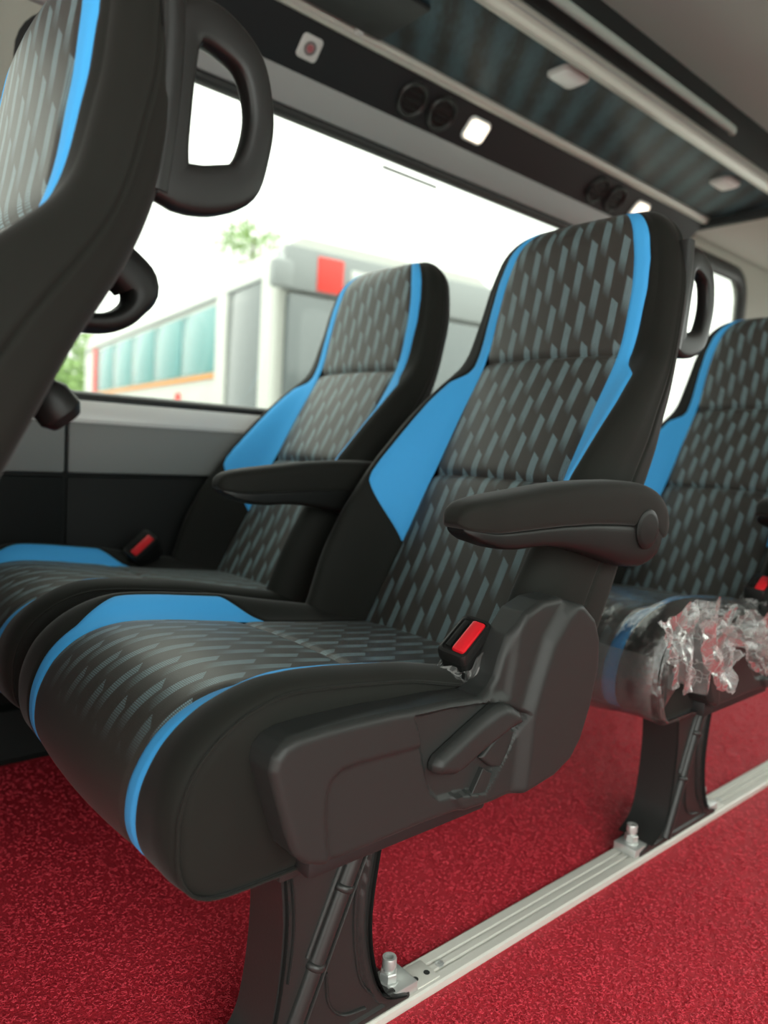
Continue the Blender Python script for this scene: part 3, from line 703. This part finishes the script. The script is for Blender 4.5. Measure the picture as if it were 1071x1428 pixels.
# ---- buckle
def buckle(seat, base, lean, filmed=True, yawz=0):
    b = empty('seat_belt_buckle', (0, 0, 0)); b.parent = seat
    b.location = (base[0]-OX, base[1]-OY, base[2]); b.rotation_euler = (lean[0], lean[1], yawz); b.scale = (1.42, 1.42, 1.3)
    # housing: rounded rectangular tube tapering down, open slot at top
    def ring(wx, wy, z, r=.005): return [(a, c, z) for a, c in rrect(-wx, wx, -wy, wy, min(r, wy*.8), 4)]
    G = [ring(.011, .007, -.02), ring(.016, .009, 0), ring(.022, .0125, .012), ring(.0225, .013, .058), ring(.0215, .012, .0605), ring(.018, .0105, .061)]
    grid('buckle_housing', G, BLK, b, closed=True, caps=True, angle=40)
    G = [ring(.0235, .0138, .052, .005), ring(.0235, .0138, .059, .005), ring(.0225, .013, .062, .005), ring(.0195, .0112, .0625, .004), ring(.019, .0108, .0605, .004)]
    grid('bezel', G, GRIP, b, closed=True, caps=True, angle=40)
    box('release_button', -.018, .018, -.0105, .0015, .056, .0645, RED, b, .0022)
    box('tongue_slot', -.0155, .0155, .004, .0085, .0605, .0632, BLK, b, .0005)
    boxes('strap', [(-.009, .009, -.003, .003, -.07, -.01)], FAB, b, .001)
    if filmed:
        G = []
        for j, z in enumerate(np.linspace(-.022, .047, 16)):
            row = []
            wx, wy = np.interp(z, [-.022, 0, .012, .047], [.015, .020, .0255, .0262]), np.interp(z, [-.022, 0, .012, .047], [.010, .0125, .016, .0165])
            for q in range(40):
                a = 2*math.pi*q/40; k = 1+.10*math.sin(5*a+z*150)+.07*math.sin(9*a-z*260+1)
                row.append((wx*k*math.copysign(abs(math.cos(a))**.6, math.cos(a)), wy*k*math.copysign(abs(math.sin(a))**.6, math.sin(a)), z))
            G.append(row)
        grid('film_wrap', G, CRUMP, b, closed=True, angle=20)
    return b

def build_seat():
    s = empty('passenger_seat', (OX, OY, 0))
    cushion_parts(s); backrest_parts(s); armrest_parts(s)
    return s
def recline(seat, deg):
    for c in seat.children:
        if c.name.split('.')[0] == 'backrest':
            pv = Vector((.80-OX, 0, .40)); M = Matrix.Translation(pv) @ Matrix.Rotation(math.radians(deg), 4, 'Y') @ Matrix.Translation(-pv)
            c.matrix_local = M
main = build_seat()
tag(main, 'black and blue seat with dark woven panels, red belt buckle and charcoal side lever', 'seat', 'passenger seats in rows')
win = copy_tree(main, None, ('grab_handle',)); win.location = (OX+.004, OY+.534, 0)
win['label'] = 'black and blue seat pressed against the grey wall panel under the large window'
shield_parts(main); pedestal_parts(main)
rear = copy_tree(main); rear.location = (OX+.805, OY, 0); recline(rear, 4.0)
rear['label'] = 'black and blue seat with clear plastic film over its cushion'
front = copy_tree(main, None, ('armrest',)); front.location = (OX-.842, OY, 0); recline(front, -2.5)
front['label'] = 'black seat showing its side, grab handle and small loop behind the backrest'
rearwin = copy_tree(win); rearwin.location = (OX+.81, OY+.534, 0); recline(rearwin, 4.0)
rearwin['label'] = 'seat by the rear side window, its backrest under crinkled clear film'
frontwin = copy_tree(win); frontwin.location = (OX-.842, OY+.534, 0)
frontwin['label'] = 'black and blue seat against the wall behind the seat with the loop handle'
buckle(main, (.672, .586, .392), (math.radians(8), math.radians(-32)), True, math.radians(8))
buckle(win, (.655, OY+.196, .400), (math.radians(38), math.radians(-42)), False, 0)
buckle(rear, (.680, .586, .385), (math.radians(8), math.radians(-20)), True, math.radians(8))
# brackets carrying the window seats from the wall
for st in (win, rearwin, frontwin):
    box('wall_bracket', .45, .60, OY+.10, OY+.20, .20, .24, DARKM, st, .004, OFF)
    box('bracket_arm', .50, .56, OY+.17, OY+.20, .02, .22, DARKM, st, .004, OFF)
    box('foot_plate', .47, .59, OY+.15, OY+.20, .0, .02, DARKM, st, .003, OFF)
# loop and knob behind the front seat back
sb = [c for c in front.children if c.name.startswith('backrest')][0]
lp = catmull([(1.088, .824), (1.112, .810), (1.132, .790), (1.122, .768), (1.098, .756), (1.06, .756)], 6)
sweep('pull_loop', [(x, OY-.12, z) for x, z in lp], np.interp(np.linspace(0, 1, len(lp)), [0, .35, .55, 1], [.020, .021, .010, .008]), .019, (0, 1, 0), BLK, sb, 18, OFF, power=2.6)
lathe('back_knob', [(.010, -.02), (.014, 0), (.018, .006), (.0185, .022), (.013, .030), (.002, .031)], (1.032, OY-.17, .692), (.62, 0, -.78), BLK, sb, 18, OFF)

# ------------------------------------------------------------ clear film over the rear cushion
def film_cover():
    dx = rear.location.x-OX
    nS = len(cp); G = []
    idx = [i for i in range(0, nS, 2) if .30 < cs[i]+.15]
    for i in idx:
        row = []
        ys = np.linspace(-CW-.001, CW+.001, 60)
        skirt = np.linspace(.09, .008, 7)
        def nz(y, s): return .003+.010*mnoise.turbulence((y*9, s*7, 3.1), 3, True)*.5
        e = c_pt(i, -CW)
        for q in skirt: row.append((e[0]+dx, OY-CW-.008-.004*math.sin(q*80+cs[i]*40), max(e[2]-q*(1 if cs[i] < sF-.05 else .05), .262)))
        for y in ys: p = c_pt(i, float(np.clip(y, -CW, CW)), max(.002, nz(y, cs[i]))); row.append((p[0]+dx, p[1], p[2]))
        e = c_pt(i, CW)
        for q in skirt[::-1]: row.append((e[0]+dx, OY+CW+.008, max(e[2]-q*(1 if cs[i] < sF-.05 else .05), .262)))
        G.append(row)
    root = empty('plastic_cover', (OX+dx, OY, .2))
    of = (OX+dx, OY, .2)
    grid('film_sheet', G, FILM, root, off=of, angle=25)
    # second band of film across the lower front
    G = []
    for i in [i for i in range(nS) if cs[i] > sF-.05][::2]:
        G.append([(lambda p: (p[0]+dx, p[1], p[2]))(c_pt(i, float(y), .009+.003*math.sin(40*y))) for y in np.linspace(-CW+.004, CW-.004, 40)])
    grid('film_band', G, BAND, root, off=of, angle=25)
    # crumpled bunch hanging at the aisle corner
    for k in range(4):
        r2 = np.random.default_rng(40+k); G = []
        c0 = np.array(((.285, .546, .448), (.335, .512, .440), (.390, .503, .432), (.430, .502, .415))[k])+np.array((dx, 0, 0)); ph = r2.uniform(0, 9, 3)
        dirv = np.array(((.02, -.010, -.15), (.04, -.016, -.12), (.085, -.030, -.105), (.12, -.035, -.075))[k])
        wv = np.array((.062, .0, .016))
        for a in np.linspace(0, 1, 26):
            row = []
            for b in np.linspace(-1, 1, 26):
                p = c0+dirv*a*(.86+.14*math.sin(2.2*b+ph[0]))+wv*b*(1.0-.5*a)
                q = Vector((a*1.7+ph[0], b*1.9+ph[1], ph[2]))
                n1 = abs(mnoise.noise(q)); n2 = abs(mnoise.noise(q*2.1)); n3 = mnoise.noise(q*.8)
                p = p+np.array((.010*n3, -.034*n1-.012*n2, .020*n2+.012*n3))
                p[1] = min(p[1], OY-CW-.006 if p[0]-dx < .333 else .5065); row.append(tuple(p))
            G.append(row)
        grid('film_crumple', G, CRUMP, root, off=of, angle=25)
    tag(root, 'crinkled clear plastic film wrapped over a seat cushion', 'plastic film')
    # film over the rear window seat's backrest
    root2 = empty('plastic_cover', (rearwin.location.x, rearwin.location.y, .2))
    bkr = [c for c in rearwin.children if c.name.startswith('backrest')][0]
    G = []
    for i in range(len(BP)//2, len(BP), 3):
        row = []
        for y in np.linspace(-B_W[i], B_W[i], 40):
            dd = b_d(i, min(abs(y), B_r[i]))+.010+.004*math.sin(50*y+bl[i]*30)+.003*math.sin(60*bl[i])
            p = b_pt(i, y*1.03, dd); row.append((p[0]-OX, p[1]-OY, p[2]))
        G.append(row)
    M = bkr.matrix_local; G = [[tuple(M @ Vector(p)-Vector((0, 0, .2))) for p in row] for row in G]
    grid('film_sheet', G, FILM, root2, angle=25)
    tag(root2, 'clear plastic film hung over a backrest near the rear side window', 'plastic film')
film_cover()

# ------------------------------------------------------------ outside: ground, coach, trees
g = mobj('ground', [(-60, -60, -.85), (80, -60, -.85), (80, 90, -.85), (-60, 90, -.85)], [(0, 1, 2, 3)], mat('concrete', (.38, .38, .36), .85, bump=(3, .2, .01)), smooth=False)
tag(g, 'pale concrete yard outside the bus', kind='structure')
BW = mat('coach_white', (.56, .57, .54), .4); BGL = mat('coach_teal_glass', (.10, .30, .31), .12, spec=.8); BDK = mat('coach_dark_glass', (.14, .16, .17), .12, spec=.8)
BOR = mat('coach_orange', (.75, .30, .06), .5); BRD = mat('coach_red', (.75, .05, .04), .5); BGY = mat('coach_grey', (.28, .30, .31), .4); TYRE = mat('tyre', (.02, .02, .02), .8)
bus = empty('parked_coach', (3.44, 5.5, -.85)); bus.rotation_euler = (0, 0, math.radians(-8))
tag(bus, 'white parked coach with teal side windows and red badge, seen through the window', 'bus')
H = 3.34; bw, bL = 2.5, 8.2
body = [(0, .35), (0, 2.2), (0, 3.02), (.08, 3.24), (.25, H), (bw-.25, H), (bw-.08, 3.24), (bw, 3.02), (bw, .35)]
v = [(a, .06, z) for a, z in body]+[(a, bL, z) for a, z in body]; n = len(body)
mobj('body', v, [(i, (i+1) % n, n+(i+1) % n, n+i) for i in range(n)]+[tuple(range(n)), tuple(range(n, 2*n))], BW, bus, True, 35)
def side(name, v0, v1, z0, z1, m, dep=.02): return box(name, -dep, .02, v0, v1, z0, z1, m, bus, .01)
for a, b_ in ((1.45, 2.55), (2.60, 3.7), (3.75, 4.85), (4.9, 6.0), (6.05, 7.15)): side('side_window', a, b_, 2.23, 2.90, BGL)
side('door_glass', .30, 1.10, 1.05, 2.95, BDK)
side('corner_pillar', .02, .28, .5, 3.0, BW, .03); side('door_pillar', 1.12, 1.42, .6, 2.98, BW, .03)
side('orange_line', 1.44, 7.3, 2.165, 2.21, BOR, .025); side('red_tail_patch', 6.3, 7.6, 1.95, 2.14, BRD, .025); side('red_tail_pillar', 7.2, 7.4, 2.0, 2.95, BRD, .026)
side('red_mark', 2.6, 2.75, 1.85, 2.05, BRD, .022); side('roof_gutter', .3, bL, 2.955, 2.985, BGY, .03)
box('windscreen', .10, bw-.10, -.02, .08, 1.25, 2.84, BDK, bus, .04)
box('header_board', .06, bw-.06, -.03, .08, 2.86, 3.24, BGY, bus, .03)
box('red_badge', .36, .62, -.045, -.02, 2.88, 3.18, BRD, bus, .01)
box('white_board', .70, 1.75, -.042, -.02, 2.90, 3.12, mat('board_white', (.62, .64, .62), .5), bus, .01)
sweep('mirror_arm', [(.05, -.02, 3.0), (-.1, -.25, 3.08), (-.12, -.34, 2.98)], .03, .03, (1, 0, 0), BGY, bus, 8)
box('mirror', -.22, -.04, -.42, -.30, 2.78, 3.0, BGY, bus, .03)
box('bumper', .03, bw-.03, -.08, .1, .35, .75, BGY, bus, .05)
for a in (.45, .45+1.35): lathe('headlamp', [(.12, .08), (.12, -.02), (.09, -.04), (.01, -.045)], (a, .02, .95), (0, 1, 0), ZINC, bus, 20)
for b_ in (1.9, 6.3):
    for a in (.0, bw-.28): lathe('wheel', [(.2, 0), (.44, .01), (.47, .06), (.47, .22), (.44, .27), (.2, .28)], (a, b_, .47), (1, 0, 0), TYRE, bus, 24)
box('under_frame', .2, bw-.2, .3, bL-.2, .25, .4, BGY, bus, .02)
LEAF = mat('leaf_green', (.22, .36, .10), .6); BARK = mat('bark', (.10, .075, .05), .9)
def tree(x, y, h, rad, lab, seed, n=1500, zf=.62):
    r = np.random.default_rng(seed); t = empty('tree', (x, y, -.85)); tag(t, lab, 'tree', 'trees beyond the coach')
    sweep('trunk', [(0, 0, 0), (.1, .05, h*.3), (.0, .1, h*.6), (.1, 0, h*.85)], [.22, .17, .11, .04], [.22, .17, .11, .04], (1, 0, 0), BARK, t, 10)
    cl_ = r.normal(0, 1, (26, 3)); cl_ /= np.linalg.norm(cl_, axis=1)[:, None]; cl_ *= rad*r.uniform(.3, .9, 26)[:, None]
    V = []; F = []
    for k in range(n):
        c = cl_[r.integers(26)]+r.normal(0, rad*.2, 3); c = c*np.array((1, 1, .8))+np.array((0, 0, h*zf+rad*.3))
        a = r.normal(0, 1, 3); a /= np.linalg.norm(a); b = np.cross(a, r.normal(0, 1, 3)); b /= np.linalg.norm(b); s = rad*.07
        i = len(V); V += [tuple(c-a*s), tuple(c+b*s*.5), tuple(c+a*s), tuple(c-b*s*.5)]; F.append((i, i+1, i+2, i+3))
    o = mobj('foliage', V, F, LEAF, t, smooth=False); tag(o, kind='stuff')
tree(15.0, 26, 11.3, 1.5, 'thin leafy tree whose top shows above the coach roof', 3, 700, .78)
tree(8.6, 27, 4.2, 2.2, 'low bushy green tree at the tail of the coach', 5, 1600)
tree(11.0, 31, 4.0, 2.0, 'low green tree partly hidden by the coach side', 8, 1400)
